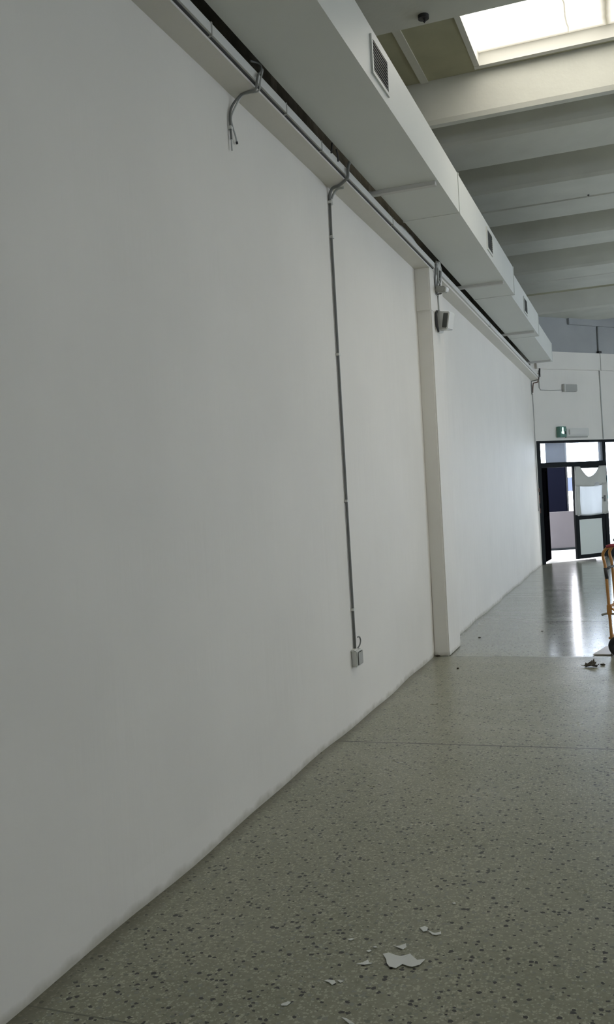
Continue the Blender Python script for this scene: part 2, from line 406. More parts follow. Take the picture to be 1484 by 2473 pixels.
for a, b in ribs:
    bm = BM()
    x0 = -.25 if b < 18.9 else max(0, (a-18.95)*.643/.766)-.05
    x0b = -.25 if b < 18.9 else max(0, (b-18.95)*.643/.766)-.05
    f = .06; fa = .0 if a in (11.53, 15.96) else f; fb = .0 if b in (11.51, 15.93) else (.03 if b == 8.62 else f)
    prof = lambda x0_, x1_: None
    r0 = [(x0, a-fa, SZ+.02), (x0, a, 5.09), (x0, a+.02, 5.05), (x0b, b-.02, 5.05), (x0b, b, 5.09), (x0b, b+fb, SZ+.02)]
    r1 = [(10.1, y, z) for _, y, z in r0]
    loft(bm, [r0, r1])
    link('rib', bm, MT['conc'], ceil)
# last dropped field before the front wall
# skylight
w1 = bpy.data.objects.new('window_1', None); COL.objects.link(w1); struct(w1)
bm = BM()
K = .11
for a, b in (((SKX0-.03, SKY1-.03, SZ-.01), (SKX1+.03, SKY1+.03, SZ+K)), ((SKX0-.03, SKY0-.03, SZ-.01), (SKX1+.03, SKY0+.03, SZ+K)),
             ((SKX0-.028, SKY0+.03, SZ-.008), (SKX0+.02, SKY1-.03, SZ+K)), ((SKX1-.02, SKY0, SZ-.01), (SKX1+.03, SKY1, SZ+K))): box(bm, a, b)
link('kerb', bm, MT['trunk'], w1)
bm = BM(); box(bm, (SKX0-.02, SKY0-.02, SZ+K-.005), (SKX1+.02, SKY1+.02, SZ+K+.015)); link('pane', bm, MT['skyl'], w1)
# unseen glowing pane added under the ceiling behind the camera as fill light
w9 = bpy.data.objects.new('window_9', None); COL.objects.link(w9); struct(w9)
bm = BM(); box(bm, (6.6, -1.55, SZ-.03), (9.0, -.85, SZ-.01)); link('pane', bm, MT['skyl'], w9)

# panes of the added right wall windows
for i, (ya, yb) in enumerate(((12.0, 17.5), (5.0, 8.5))):
    zt = 4.4 if i == 0 else 3.2
    w = bpy.data.objects.new('window_%d' % (i+3), None); COL.objects.link(w); struct(w)
    bm = BM(); box(bm, (10.1, ya, 2.2), (10.12, yb, zt)); link('pane', bm, MT['glass'], w)
    bm = BM(); box(bm, (10.08, ya, 2.2), (10.14, yb, 2.25)); box(bm, (10.08, ya, zt-.05), (10.14, yb, zt))
    n = int((yb-ya)/1.6)
    for k in range(n+1):
        y = ya+(yb-ya-.05)*k/n; box(bm, (10.08, y, 2.2), (10.14, y+.05, zt))
    link('frame', bm, MT['frame'], w)
# light portals help sampling the sky through the openings
def portal(name, loc, rot, sx, sy):
    l = bpy.data.lights.new(name, 'AREA'); l.shape = 'RECTANGLE'; l.size = sx; l.size_y = sy; l.cycles.is_portal = True
    o = bpy.data.objects.new(name, l); COL.objects.link(o); o.location = loc; o.rotation_euler = rot; return o

# ------------------------------------------------------------------ door unit and shop window (structure)
def fbox(bm, s0, s1, d0, d1, z0, z1, bev=.004):
    v = box(bm, (s0, d0, z0), (s1, d1, z1), bev)
def fobj(name, boxes, m, parent, bev=.004):
    bm = BM()
    for b_ in boxes: fbox(bm, *b_, bev)
    bmesh.ops.transform(bm, matrix=FM, verts=bm.verts); return link(name, bm, m, parent)
d1 = bpy.data.objects.new('door_1', None); COL.objects.link(d1); struct(d1)
fobj('door_frame', [(.035, .165, .02, .14, 0, HD), (1.945, 2.05, .02, .14, 0, HD), (.16, 1.95, .02, .14, 2.47, HD), (.16, 1.95, .02, .14, 1.968, 2.07)], MT['frame'], d1)
fobj('transom_pane', [(.16, 1.95, .07, .078, 2.06, 2.48)], MT['haze'], d1, 0)
# right leaf, closed
rl = fobj('door_leaf', [(1.068, 1.175, .03, .085, .03, 1.985), (1.855, 1.947, .03, .085, .03, 1.985), (1.17, 1.86, .03, .085, 1.925, 1.985),
                        (1.17, 1.86, .03, .085, .85, .965), (1.17, 1.86, .03, .085, .03, .112)], MT['frame'], d1)
fobj('glass', [(1.17, 1.86, .05, .057, .96, 1.93)], MT['glass'], rl, 0)
fobj('lower_panel', [(1.17, 1.86, .045, .07, .105, .855)], MT['panel'], rl)
fobj('handle', [(1.875, 1.90, -.045, .035, 1.27, 1.29), (1.79, 1.90, -.055, -.038, 1.265, 1.295), (1.865, 1.91, -.045, -.03, 1.20, 1.33)], MT['pipe'], rl)
# left leaf, swung outwards
hp = F(.165, .12, 0); e = Vector((.052, .9986, 0)); e2 = Vector((e.y, -e.x, 0))
LM = Matrix(((e.x, e2.x, 0, hp.x), (e.y, e2.y, 0, hp.y), (0, 0, 1, 0), (0, 0, 0, 1)))
bm = BM()
for b_ in ((0, .10, 0, .055, .03, 1.985), (.77, .87, 0, .055, .03, 1.985), (.1, .77, 0, .055, 1.9, 1.985), (.1, .77, 0, .055, .85, .96), (.1, .77, 0, .055, .03, .13)):
    box(bm, (b_[0], b_[2], b_[4]), (b_[1], b_[3], b_[5]), .004)
bmesh.ops.transform(bm, matrix=LM, verts=bm.verts); ll = link('door_leaf', bm, MT['leafdark'], d1)
bm = BM(); box(bm, (.1, .02, .12), (.77, .04, .86)); bmesh.ops.transform(bm, matrix=LM, verts=bm.verts); link('lower_panel', bm, MT['leafdark'], ll)
bm = BM(); box(bm, (.1, .02, .95), (.77, .03, 1.91)); bmesh.ops.transform(bm, matrix=LM, verts=bm.verts); link('upper_panel', bm, MT['leafdark'], ll)
fobj('latch', [(.03, .06, -.012, .03, 1.48, 1.56), (.035, .06, -.008, .03, 1.25, 1.42), (.04, .062, -.01, .03, 1.05, 1.15)], MT['brown'], d1)
w2 = bpy.data.objects.new('window_2', None); COL.objects.link(w2); struct(w2)
bxs = [(2.05, 7.4, .03, .12, 2.46, HD), (2.05, 7.4, .03, .12, .0, .21)]
for s in (4.2, 5.8, 7.33): bxs.append((s, s+.06, .03, .12, 0, HD))
fobj('frame', bxs, MT['frame'], w2)
fobj('pane', [(2.05, 7.39, .07, .078, .2, 2.47)], MT['glass'], w2, 0)

pc = F(3.7, .35, 1.26)
ang = math.atan2(U.y, U.x)
portal('front_opening', pc, (math.radians(90), 0, ang), 7.5, 2.6)
portal('side_opening', (10.35, 14.75, 3.3), (math.radians(90), 0, math.radians(90)), 5.6, 2.3)

portal('side_opening', (10.35, 6.75, 2.85), (math.radians(90), 0, math.radians(90)), 3.5, 1.3)
portal('back_opening', (7.1, -5.55, 2.55), (math.radians(-90), 0, 0), 4.2, 1.1)

# ------------------------------------------------------------------ outside
bm = BM()
gp = [(-30, 19.1), (-.3, 19.1), (.02, 19.1), (10.3, 31.36), (60, 31.36), (60, 75), (-30, 75)]
loft(bm, [[(x, y, -.32) for x, y in gp], [(x, y, -.012) for x, y in gp]])
link('ground', bm, MT['ground'], kind='structure')
def outwall():
    a = Vector((-1.6, 22.55, 0)); b = Vector((.86, 23.535, 0)); d = (b-a).normalized(); n = Vector((-d.y, d.x, 0))
    m = Matrix(((d.x, n.x, 0, a.x), (d.y, n.y, 0, a.y), (0, 0, 1, 0), (0, 0, 0, 1)))
    bm = BM(); L_ = (b-a).length
    box(bm, (0, 0, -.02), (L_, .18, .93), .01, m); w = link('parapet_wall', bm, MT['parapet'])
    tag(w, 'low grey rendered wall standing outside beyond the open doorway', 'wall')
    bm = BM(); box(bm, (-.01, -.02, -.02), (L_, .0, .04), 0, m); link('plinth', bm, MT['frame'], w)
outwall()
nv = boxo('navy_pillar', (-.32, 24.3, -.02), (.165, 24.9, 5.2), MT['navy'], None, .02)
tag(nv, 'dark navy blue pillar behind the low wall outside', 'pillar')
bs = boxo('blue_sheet', (-.40, 30.0, 1.36), (-.03, 30.08, 1.80), MT['bluebox'])
tag(bs, 'small pale blue board seen outside between pillar and door leaf', 'board')
# pole so that the board stands on the ground
boxo('post', (-.36, 30.02, -.02), (-.32, 30.06, 1.37), MT['bluebox'], bs)
aw = boxo('awning', (.83, 31.0, 1.05), (4.5, 31.9, 1.80), MT['cyan'])
tag(aw, 'pale cyan awning outside, right of the door unit', 'awning')
for x in (1.6, 4.4): boxo('leg', (x, 31.1, -.02), (x+.06, 31.16, 1.26), MT['cyan'], aw)

# ------------------------------------------------------------------ ventilation duct
duct = thing('ventilation_duct', 'long pale rectangular ventilation duct running along the top of the left wall', 'duct', (.4, -5, 3.99))
DX = [(-5.15, 11.2, .67), (11.2, 14.35, .63), (14.35, 17.3, .56)]
for a, b, x in DX:
    bm = BM(); sagbox(bm, .19, x, 4.0, 4.33, a, b); link('duct_section', bm, MT['duct'], duct)
for y, x in ((2.4, .67), (7.72, .67), (11.2, .67), (14.35, .63), (17.3, .56)):
    bm = BM(); sagbox(bm, .185, x+.006, 3.996, 4.336, y-.012, y+.012); link('joint_collar', bm, MT['duct'], duct)
for y, x in ((2.6, .62), (6.87, .65), (10.42, .65), (13.85, .61), (17.08, .55)):
    z = 3.975+sag(y)
    bm = BM(); box(bm, (.0, y-.03, z-.004), (x, y+.03, z+.028), .003); link('bracket', bm, MT['ductw'], duct)
for y0, y1, z0, z1, x in ((5.10, 5.42, 4.06, 4.24, .67), (9.19, 9.50, 4.02, 4.20, .67), (12.5, 12.82, 3.97, 4.14, .63)):
    bm = BM()
    t = .022
    box(bm, (x-.001, y0-t, z0-t), (x+.012, y0, z1+t)); box(bm, (x-.001, y1, z0-t), (x+.012, y1+t, z1+t))
    box(bm, (x-.001, y0, z0-t), (x+.012, y1, z0)); box(bm, (x-.001, y0, z1), (x+.012, y1, z1+t))
    g = link('vent_grille', bm, MT['duct'], duct)
    boxo('opening', (x-.001, y0, z0), (x+.003, y1, z1), MT['dark'], g)
    bm = BM(); n = 9
    for k in range(n):
        z = z0+(z1-z0)*(k+.5)/n
        box(bm, (x+.002, y0, z-.001), (x+.011, y1, z+.001), 0, Matrix.Identity(4))
    link('louvre', bm, MT['slat'], g)
base(duct)

# ------------------------------------------------------------------ trunking on the ledge beam
tr = thing('cable_trunking', 'narrow white cable trunking fixed along the ledge under the duct', 'trunking', (.16, -5, 3.88))
bm = BM(); sagbox(bm, .15, .172, 3.894, 3.945, -5.15, 9.02); link('trunking_run', bm, MT['trunk'], tr)
bm = BM(); sagbox(bm, .15, .172, 3.894, 3.945, 9.35, 18.6); link('trunking_run', bm, MT['trunk'], tr)
bm = BM(); sagbox(bm, .15, .160, 3.885, 3.896, -5.15, 9.0); link('shadow_strip', bm, MT['gap'], tr, label='thin dark strip painted as the shadow under the trunking')  # shadow line below the trunking, modelled as a black strip
for y in (4.02, 5.0, 5.62, 7.4, 12.5):
    bm = BM(); sagbox(bm, .15, .175, 3.884, 3.952, y-.006, y+.006); link('clip', bm, MT['grey'], tr)
base(tr)

# irregular mortar lump seen in the gap behind the trunking
bm = BM(); rings = []
for i in range(24):
    y = 7.5+1.55*i/23; h = .0+.065*math.sin(math.pi*min(1, i/16))*(.8+.2*random.random()) if i < 20 else .02
    z = 3.965+sag(y)
    rings.append([(.03, y, z), (.15, y, z), (.14, y, z+h*.8), (.08, y, z+h), (.03, y, z+h*.6)])
loft(bm, rings); mo = link('mortar_bead', bm, MT['plast'], None, True); tag(mo, 'rough pale mortar bead on the ledge in the gap under the duct', 'mortar')

# black wall ties in the gap
for (y, z, dy) in ((5.80, 3.915, .03), (5.945, 3.905, -.03)):
    o = tubeo('wire_tie', [(.176, y, z), (.178, y+dy*.4, z+.04), (.176, y+dy, z+.075)], .006, MT['gap'], None, 6, 3)
    tag(o, 'short black wire hook poking above the trunking, %s of the pair' % ('nearer and upper' if dy > 0 else 'farther and lower'), 'hook', 'wire hooks above the trunking')

# ------------------------------------------------------------------ cut cable near the camera end
cb = thing('loose_cable', 'short grey cable looping from the trunking down the wall, ends cut loose', 'cable', (.01, 4.6, 3.6))
tubeo('cable_run', [(.012, 4.546, 3.60), (.012, 4.543, 3.658), (.012, 4.548, 3.738), (.014, 4.585, 3.80), (.05, 4.61, 3.853), (.09, 4.60, 3.858), (.155, 4.575, 3.85), (.185, 4.53, 3.868), (.186, 4.55, 3.91), (.18, 4.603, 3.95), (.178, 4.622, 3.985), (.172, 4.602, 4.0), (.15, 4.54, 3.99)], .0065, MT['pipe'], cb, 8, 5)
tubeo('cable_run', [(.012, 4.555, 3.70), (.016, 4.57, 3.75), (.05, 4.625, 3.853), (.10, 4.61, 3.856), (.165, 4.60, 3.852), (.19, 4.57, 3.89), (.188, 4.61, 3.95), (.178, 4.64, 3.98)], .005, MT['pipel'], cb, 8, 5)
tubeo('cable_tail', [(.012, 4.556, 3.71), (.013, 4.575, 3.67), (.014, 4.598, 3.64), (.014, 4.612, 3.608)], .005, MT['pipel'], cb, 8, 3)
tubeo('cable_tail', [(.012, 4.546, 3.61), (.013, 4.542, 3.57), (.013, 4.545, 3.54)], .004, MT['pipel'], cb, 8, 3)
tubeo('bare_end', [(.014, 4.611, 3.611), (.014, 4.616, 3.598)], .007, MT['gap'], cb, 8)
boxo('clip', (.0, 4.535, 3.655), (.018, 4.56, 3.672), MT['plast'], cb)
base(cb)

# ------------------------------------------------------------------ long conduit with socket box
cn = thing('wall_conduit', 'long thin grey conduit running down the left wall to a small box', 'conduit', (.01, 6.24, .5))
tubeo('conduit_pipe', [(.012, 6.222, 3.74), (.012, 6.215, 3.488), (.012, 6.22, 2.651), (.012, 6.23, 1.604), (.012, 6.24, .821), (.012, 6.24, .53)], .0095, MT['pipe'], cn, 10)
tubeo('conduit_bend', [(.012, 6.222, 3.73), (.013, 6.222, 3.78), (.035, 6.225, 3.83), (.09, 6.205, 3.835), (.15, 6.14, 3.835), (.187, 6.11, 3.85), (.189, 6.118, 3.90), (.184, 6.16, 3.95), (.175, 6.22, 3.99), (.16, 6.27, 4.0)], .011, MT['pipe'], cn, 10, 5)
tubeo('conduit_bend', [(.013, 6.26, 3.73), (.02, 6.262, 3.785), (.06, 6.262, 3.832), (.11, 6.26, 3.835)], .009, MT['pipel'], cn, 10, 5)
tubeo('coupling', [(.013, 6.235, 3.76), (.013, 6.235, 3.72)], .018, MT['plast'], cn, 10)
for z in (3.735, 3.488, 2.651, 1.604, .821):
    y = 6.222 if z > 3.4 else 6.24-.012*(z-.5)
    boxo('clip', (0, y-.016, z-.009), (.025, y+.02, z+.009), MT['plast'], cn)
base(cn)
sb = thing('socket_box', 'small white socket box low on the left wall below the conduit', 'socket box', (.02, 6.24, .41))
bm = BM(); box(bm, (0, 6.175, .415), (.045, 6.315, .53), .006); link('box_body', bm, MT['plast'], sb)
bm = BM(); box(bm, (.044, 6.19, .425), (.052, 6.30, .52), .004); link('cover', bm, MT['grey'], sb)
bm = BM(); box(bm, (0, 6.17, .525), (.03, 6.26, .54), .004); link('gland', bm, MT['trunk'], sb)
tubeo('cable_tail', [(.02, 6.262, .53), (.03, 6.30, .555), (.03, 6.325, .585), (.03, 6.30, .615), (.03, 6.262, .618)], .0055, MT['pipe'], sb, 8, 4)
base(sb)

# ------------------------------------------------------------------ devices on the pilaster
jb = thing('camera_bracket', 'small grey box camera on a bent wire bracket high on the pilaster', 'camera', (.15, 9.15, 3.6))
boxo('wall_plate', (.143, 9.10, 3.60), (.156, 9.20, 3.70), MT['grey'], jb, .004)
tubeo('bracket_arm', [(.155, 9.15, 3.615), (.20, 9.12, 3.612), (.225, 9.10, 3.64)], .008, MT['pipe'], jb)
tubeo('bracket_arm', [(.155, 9.15, 3.635), (.18, 9.13, 3.67), (.195, 9.12, 3.72), (.19, 9.12, 3.76)], .009, MT['pipe'], jb, 8, 3)
mt = Matrix.Translation((.215, 9.09, 3.645)) @ Matrix.Rotation(math.radians(14), 4, 'Y') @ Matrix.Rotation(math.radians(-20), 4, 'Z')
bm = BM(); box(bm, (-.055, -.04, -.03), (.055, .04, .03), .008, mt); link('camera_body', bm, MT['grey'], jb)
bm = BM(); box(bm, (.05, -.03, -.022), (.068, .03, .022), .006, mt); link('camera_hood', bm, MT['plast'], jb)
base(jb)
cbl = thing('cable_bundle', 'tangle of grey cables dropping from the trunking to the pilaster camera', 'cables', (.17, 9.15, 3.7))
for k, pts in enumerate((
    [(.178, 9.06, 3.885), (.185, 9.10, 3.86), (.18, 9.12, 3.80), (.165, 9.14, 3.74), (.158, 9.15, 3.69)],
    [(.175, 9.14, 3.915), (.195, 9.14, 3.85), (.195, 9.13, 3.80), (.17, 9.15, 3.75), (.16, 9.16, 3.70)],
    [(.18, 9.22, 3.93), (.20, 9.18, 3.87), (.205, 9.15, 3.82), (.20, 9.14, 3.76), (.175, 9.15, 3.66)],
    [(.18, 9.02, 3.885), (.17, 9.05, 3.82), (.16, 9.06, 3.76), (.155, 9.07, 3.70), (.155, 9.10, 3.64)],
    [(.175, 9.10, 3.90), (.18, 9.11, 3.84), (.175, 9.12, 3.79), (.185, 9.11, 3.73), (.20, 9.12, 3.70)])):
    tubeo('cable', pts, .009, MT['pipel'] if k % 2 == 0 else MT['pipe'], cbl, 8, 4)
base(cbl)
bm = BM(); bmesh.ops.create_icosphere(bm, subdivisions=3, radius=1)
for v in bm.verts:
    k = 1+.18*math.sin(v.co.x*5+v.co.z*4)+.12*math.sin(v.co.y*7+2); v.co = Vector((v.co.x*.034*k, v.co.y*.055*k, v.co.z*.062*k))+Vector((.172, 9.15, 3.885))
o = link('foam_lump', bm, MT['plast'], None, True); tag(o, 'white foam lump stuck at the trunking above the pilaster', 'foam')
dc = tubeo('drop_cable', [(.156, 9.18, 3.62), (.156, 9.18, 3.55), (.158, 9.18, 3.46), (.165, 9.17, 3.44)], .008, MT['pipel']); tag(dc, 'pale cable between the box camera and the floodlight on the pilaster', 'cable')
fl = thing('floodlight', 'square grey floodlight with dark lens, tilted on the pilaster below the small camera', 'floodlight', (.15, 9.15, 3.22))
tubeo('bracket', [(.165, 9.05, 3.43), (.158, 9.02, 3.40), (.160, 9.01, 3.33), (.164, 9.01, 3.27), (.176, 9.02, 3.215)], [.010, .012, .015, .015, .008], MT['gap'], fl, 8)
tubeo('yoke', [(.158, 9.04, 3.42), (.165, 9.10, 3.44), (.20, 9.10, 3.42)], .007, MT['pipe'], fl)
mt = Matrix.Translation((.218, 9.11, 3.335)) @ Matrix.Scale(1.18, 4) @ Matrix.Rotation(math.radians(-14), 4, 'Z') @ Matrix.Rotation(math.radians(10), 4, 'Y')
bm = BM(); box(bm, (-.062, -.05, -.075), (.062, .07, .075), .008, mt); link('housing', bm, MT['plast'], fl)
bm = BM(); box(bm, (.012, -.056, -.062), (.056, -.048, .060), .003, mt); link('lens', bm, MT['dark'], fl)
bm = BM(); box(bm, (-.066, -.045, -.10), (-.02, .06, -.07), .006, mt); link('gear_box', bm, MT['plast'], fl)
base(fl)

# ------------------------------------------------------------------ fittings on the front wall
cc = thing('corner_cables', 'bundle of dark conduits turning down at the far end of the ledge', 'cables', (.1, 18.7, 3.4))
tubeo('conduit', [(.175, 18.62, 3.80), (.18, 18.64, 3.76), (.17, 18.68, 3.72), (.02, 18.70, 3.70), (.015, 18.72, 3.62), (.015, 18.74, 3.44)], .011, MT['pipe'], cc, 8)
tubeo('conduit', [(.16, 18.6, 3.83), (.16, 18.72, 3.76), (.14, 18.74, 3.68), (.05, 18.74, 3.665), (.035, 18.78, 3.60), (.02, 18.80, 3.48)], .012, MT['brown'], cc, 8)
tubeo('conduit', [(.20, 18.62, 3.93), (.19, 18.66, 3.85), (.185, 18.7, 3.78)], .016, MT['gap'], cc, 8)
tubeo('conduit', [(.018, 18.80, 3.46), (.018, 18.84, 2.9), (.018, 18.84, 1.4), (.018, 18.84, 1.1)], .008, MT['grey'], cc, 8)
base(cc)
def fthing(name, label, cat, s, z): return thing(name, label, cat, F(s, -.02, z))
ab = fthing('alarm_box', 'pale rectangular box high on the front wall, joined by a thin horizontal cable', 'alarm box', 1.0, 3.52)
fobj('box_body', [(.86, 1.21, -.07, 0, 3.525, 3.675)], MT['grey'], ab, .012)
fobj('end_cap', [(.83, .87, -.075, 0, 3.52, 3.68)], MT['ductw'], ab, .006)
tubeo('cable', [F(.19, -.01, 3.95), F(.19, -.01, 3.60), F(.22, -.01, 3.555), F(.5, -.01, 3.545), F(.84, -.01, 3.56)], .008, MT['grey'], ab, 8)
base(ab)
vc = fthing('vertical_conduit', 'long dark vertical conduit on the front wall running down to the door post', 'conduit', 1.94, 2.52)
tubeo('conduit_pipe', [F(1.937, -.012, 4.96), F(1.932, -.012, 4.36)], .018, MT['pipe'], vc, 8)
tubeo('conduit_pipe', [F(1.93, -.066, 4.345), F(1.93, -.066, 3.97)], .005, MT['grey'], vc, 8)
tubeo('conduit_pipe', [F(1.94, -.010, 3.985), F(1.96, -.010, 2.53)], .012, MT['pipel'], vc, 8)
fobj('coupling', [(1.89, 1.975, -.07, -.002, 4.342, 4.39)], MT['gap'], vc, .006)
base(vc)
ex = fthing('exit_sign', 'small green exit sign with a bright white pictogram above the doorway', 'exit sign', .7, 2.58)
fobj('sign_body', [(.61, .80, -.10, 0, 2.58, 2.80)], MT['green'], ex, .008)
bm = BM(); cyl(bm, F(.69, -.104, 2.765), Nn, .018, .006, 14)
for b_ in ((.672, .708, -.106, -.101, 2.69, 2.75), (.655, .690, -.106, -.101, 2.655, 2.695), (.69, .725, -.106, -.101, 2.645, 2.695)):
    t = BM(); box(t, (b_[0], b_[2], b_[4]), (b_[1], b_[3], b_[5])); bmesh.ops.transform(t, matrix=FM, verts=t.verts)
    me = bpy.data.meshes.new('tmp'); t.to_mesh(me); t.free(); bm.from_mesh(me); bpy.data.meshes.remove(me)
link('pictogram', bm, MT['glow'], ex, label='lit white running figure')
fobj('arrow', [(.75, .775, -.104, -.099, 2.64, 2.70)], MT['gap'], ex, 0)
base(ex)
el = fthing('emergency_light', 'long cream emergency light beside the green exit sign', 'emergency light', 1.2, 2.6)
fobj('housing', [(.84, 1.50, -.06, 0, 2.60, 2.765)], MT['plast'], el, .012)
fobj('diffuser', [(.90, 1.42, -.085, -.055, 2.625, 2.74)], MT['trunk'], el, .012)
fobj('tray', [(.84, 1.46, -.05, -.002, 2.568, 2.60)], MT['grey'], el, .004)
base(el)

# ------------------------------------------------------------------ cloth hung over the door glass
def cloth_geo(fn, s0, s1, z0, ns, nz, m, name, parent, dbase):
    bm = BM(); rows = []
    for i in range(nz+1):
        row = []
        for j in range(ns+1):
            u_ = j/ns; s = s0+(s1-s0)*u_
            top = fn(u_); v = i/nz
            zb = z0-.03*math.sin(u_*math.pi)
            z = zb+(top-zb)*v
            wdt = .02*(1-v)*(u_-.5)*2
            d = dbase-.012*math.sin(u_*17+v*3)*(1-.4*v)-.010*math.sin(u_*7-v*5)
            row.append(bm.verts.new(F(s+wdt, d, z)))
        rows.append(row)
    for i in range(nz):
        for j in range(ns): bm.faces.new((rows[i][j], rows[i][j+1], rows[i+1][j+1], rows[i+1][j]))
    o = link(name, bm, m, parent, True)
    md = o.modifiers.new('thickness', 'SOLIDIFY'); md.thickness = .002
    return o
def neck(u_):
    t = (u_-.475)/.31
    return 1.965 if abs(t) >= 1 else 1.745+.21*abs(t)**1.9
ct = cloth_geo(neck, 1.055, 1.985, .955, 60, 24, MT['cloth'], 'hanging_cloth', None, -.002)
tag(ct, 'thin white cloth with a scooped top hung over the glass of the closed door leaf', 'cloth')
# doubled upper part and side hems
def fold_fn(u_): return neck(u_)-.004
bm = BM(); rows = []
f2 = cloth_geo(fold_fn, 1.066, 1.972, 1.565, 50, 8, MT['cloth2'], 'folded_top', ct, -.022)
f3 = cloth_geo(lambda u_: 1.60, 1.058, 1.168, .96, 8, 10, MT['cloth2'], 'side_hem', ct, -.022)
f4 = cloth_geo(lambda u_: 1.60, 1.822, 1.985, .96, 8, 10, MT['cloth2'], 'side_hem', ct, -.022)
bm.free()

# ------------------------------------------------------------------ hand truck
ht = thing('hand_truck', 'orange hand truck with black wheels standing at the right edge of the picture', 'hand truck', (1.7, 9.0, 0))
AX = Vector((.17, .985, 0)); BK = Vector((.985, -.17, 0)); B0 = Vector((1.672, 9.0, 0))
def T(f, b, z): return B0 + AX*f + BK*b + Vector((0, 0, z))   # f along the axle, b backwards
def rail(f, dx=0): return [T(f, .000+dx, .10), T(f, -.004+dx, .16), T(f, -.012+dx, .40), T(f, -.020+dx, .62), T(f, -.030+dx, .84), T(f, -.046+dx, .93), T(f, -.040+dx, .97), T(f, -.005+dx, 1.01), T(f, .06+dx, 1.03), T(f, .10+dx, 1.03)]
for f in (0, .30):
    tubeo('rail', rail(f), .014, MT['orange'], ht, 10, 4)
tubeo('handle', [T(0, .10, 1.03), T(.03, .115, 1.03), T(.27, .115, 1.03), T(.30, .10, 1.03)], .014, MT['orange'], ht, 10)
tubeo('grip', [T(.0, -.010, 1.02), T(0, .03, 1.032), T(0, .10, 1.035)], .018, MT['red'], ht, 10)
tubeo('grip', [T(.30, .02, 1.03), T(.30, .10, 1.035)], .018, MT['red'], ht, 10)
tubeo('release_lever', [T(.15, .06, 1.05), T(.15, .03, 1.075), T(.15, .06, 1.10), T(.15, .12, 1.12)], .009, MT['gap'], ht, 8, 3)
for z, m_ in ((.815, 'gap'), (.45, 'orange'), (.16, 'orange')):
    tubeo('crossbar', [T(0, -.02, z), T(.30, -.02, z)], .013, MT[m_], ht, 8)
tubeo('strut', [T(.0, -.03, .825), T(.0, -.02, .72)], .017, MT['gap'], ht, 8)
for f in (.0, .30):
    tubeo('brace', [T(f, -.012, .46), T(f, .06, .40), T(f, .11, .16)], .010, MT['orange'], ht, 8)
    bm = BM(); box(bm, (-.022, -.022, -.05), (.022, .022, .05), .006, Matrix.Translation(T(f, -.012, .43))); link('clamp', bm, MT['orange'], ht)
tubeo('stair_glide', [T(.02, -.09, .375), T(.02, -.04, .39), T(.02, .02, .385), T(.02, .12, .385)], .010, MT['steel'], ht, 8)
bm = BM()
pts = [T(-.03, -.185, 0), T(-.03, -.02, 0), T(.33, -.02, 0), T(.33, -.10, 0)]
pts = [Vector((1.492, 8.98, 0)), Vector((1.665, 8.98, 0)), Vector((1.75, 9.34, 0)), Vector((1.605, 9.44, 0))]
loft(bm, [[p+Vector((0, 0, .004)) for p in pts], [p+Vector((0, 0, .012)) for p in pts]])
q = [Vector((1.655, 8.98, 0)), Vector((1.668, 8.98, 0)), Vector((1.753, 9.34, 0)), Vector((1.74, 9.34, 0))]
loft(bm, [[p+Vector((0, 0, .004)) for p in q], [p+Vector((0, 0, .14)) for p in q]])
link('toe_plate', bm, MT['plate'], ht)
tubeo('axle', [T(-.07, .07, .095), T(.37, .07, .095)], .010, MT['steel'], ht, 10)
for f in (-.05, .35):
    bm = BM(); c0 = T(f, .07, .095)
    prof = [(.045, -.022), (.085, -.024), (.095, -.012), (.095, .012), (.085, .024), (.045, .022)]
    seg = 28; rings = []
    for k in range(seg):
        a = 2*math.pi*k/seg; dr = BK*math.cos(a)+Vector((0, 0, math.sin(a)))
        rings.append([c0+dr*r_+AX*h_ for r_, h_ in prof])
    rings.append(rings[0]); loft(bm, rings, True, False); bmesh.ops.remove_doubles(bm, verts=bm.verts, dist=1e-5)
    wh = link('wheel', bm, MT['rubber'], ht, True)
    bm = BM(); cyl(bm, c0, AX, .048, .036, 20); link('hub', bm, MT['steel'], wh, True)
boxo('wheel_guard', (0, 0, 0), (.1, .02, .04), MT['rubber'], ht, .004, Matrix.Translation(T(-.01, .0, .12)))
base(ht)

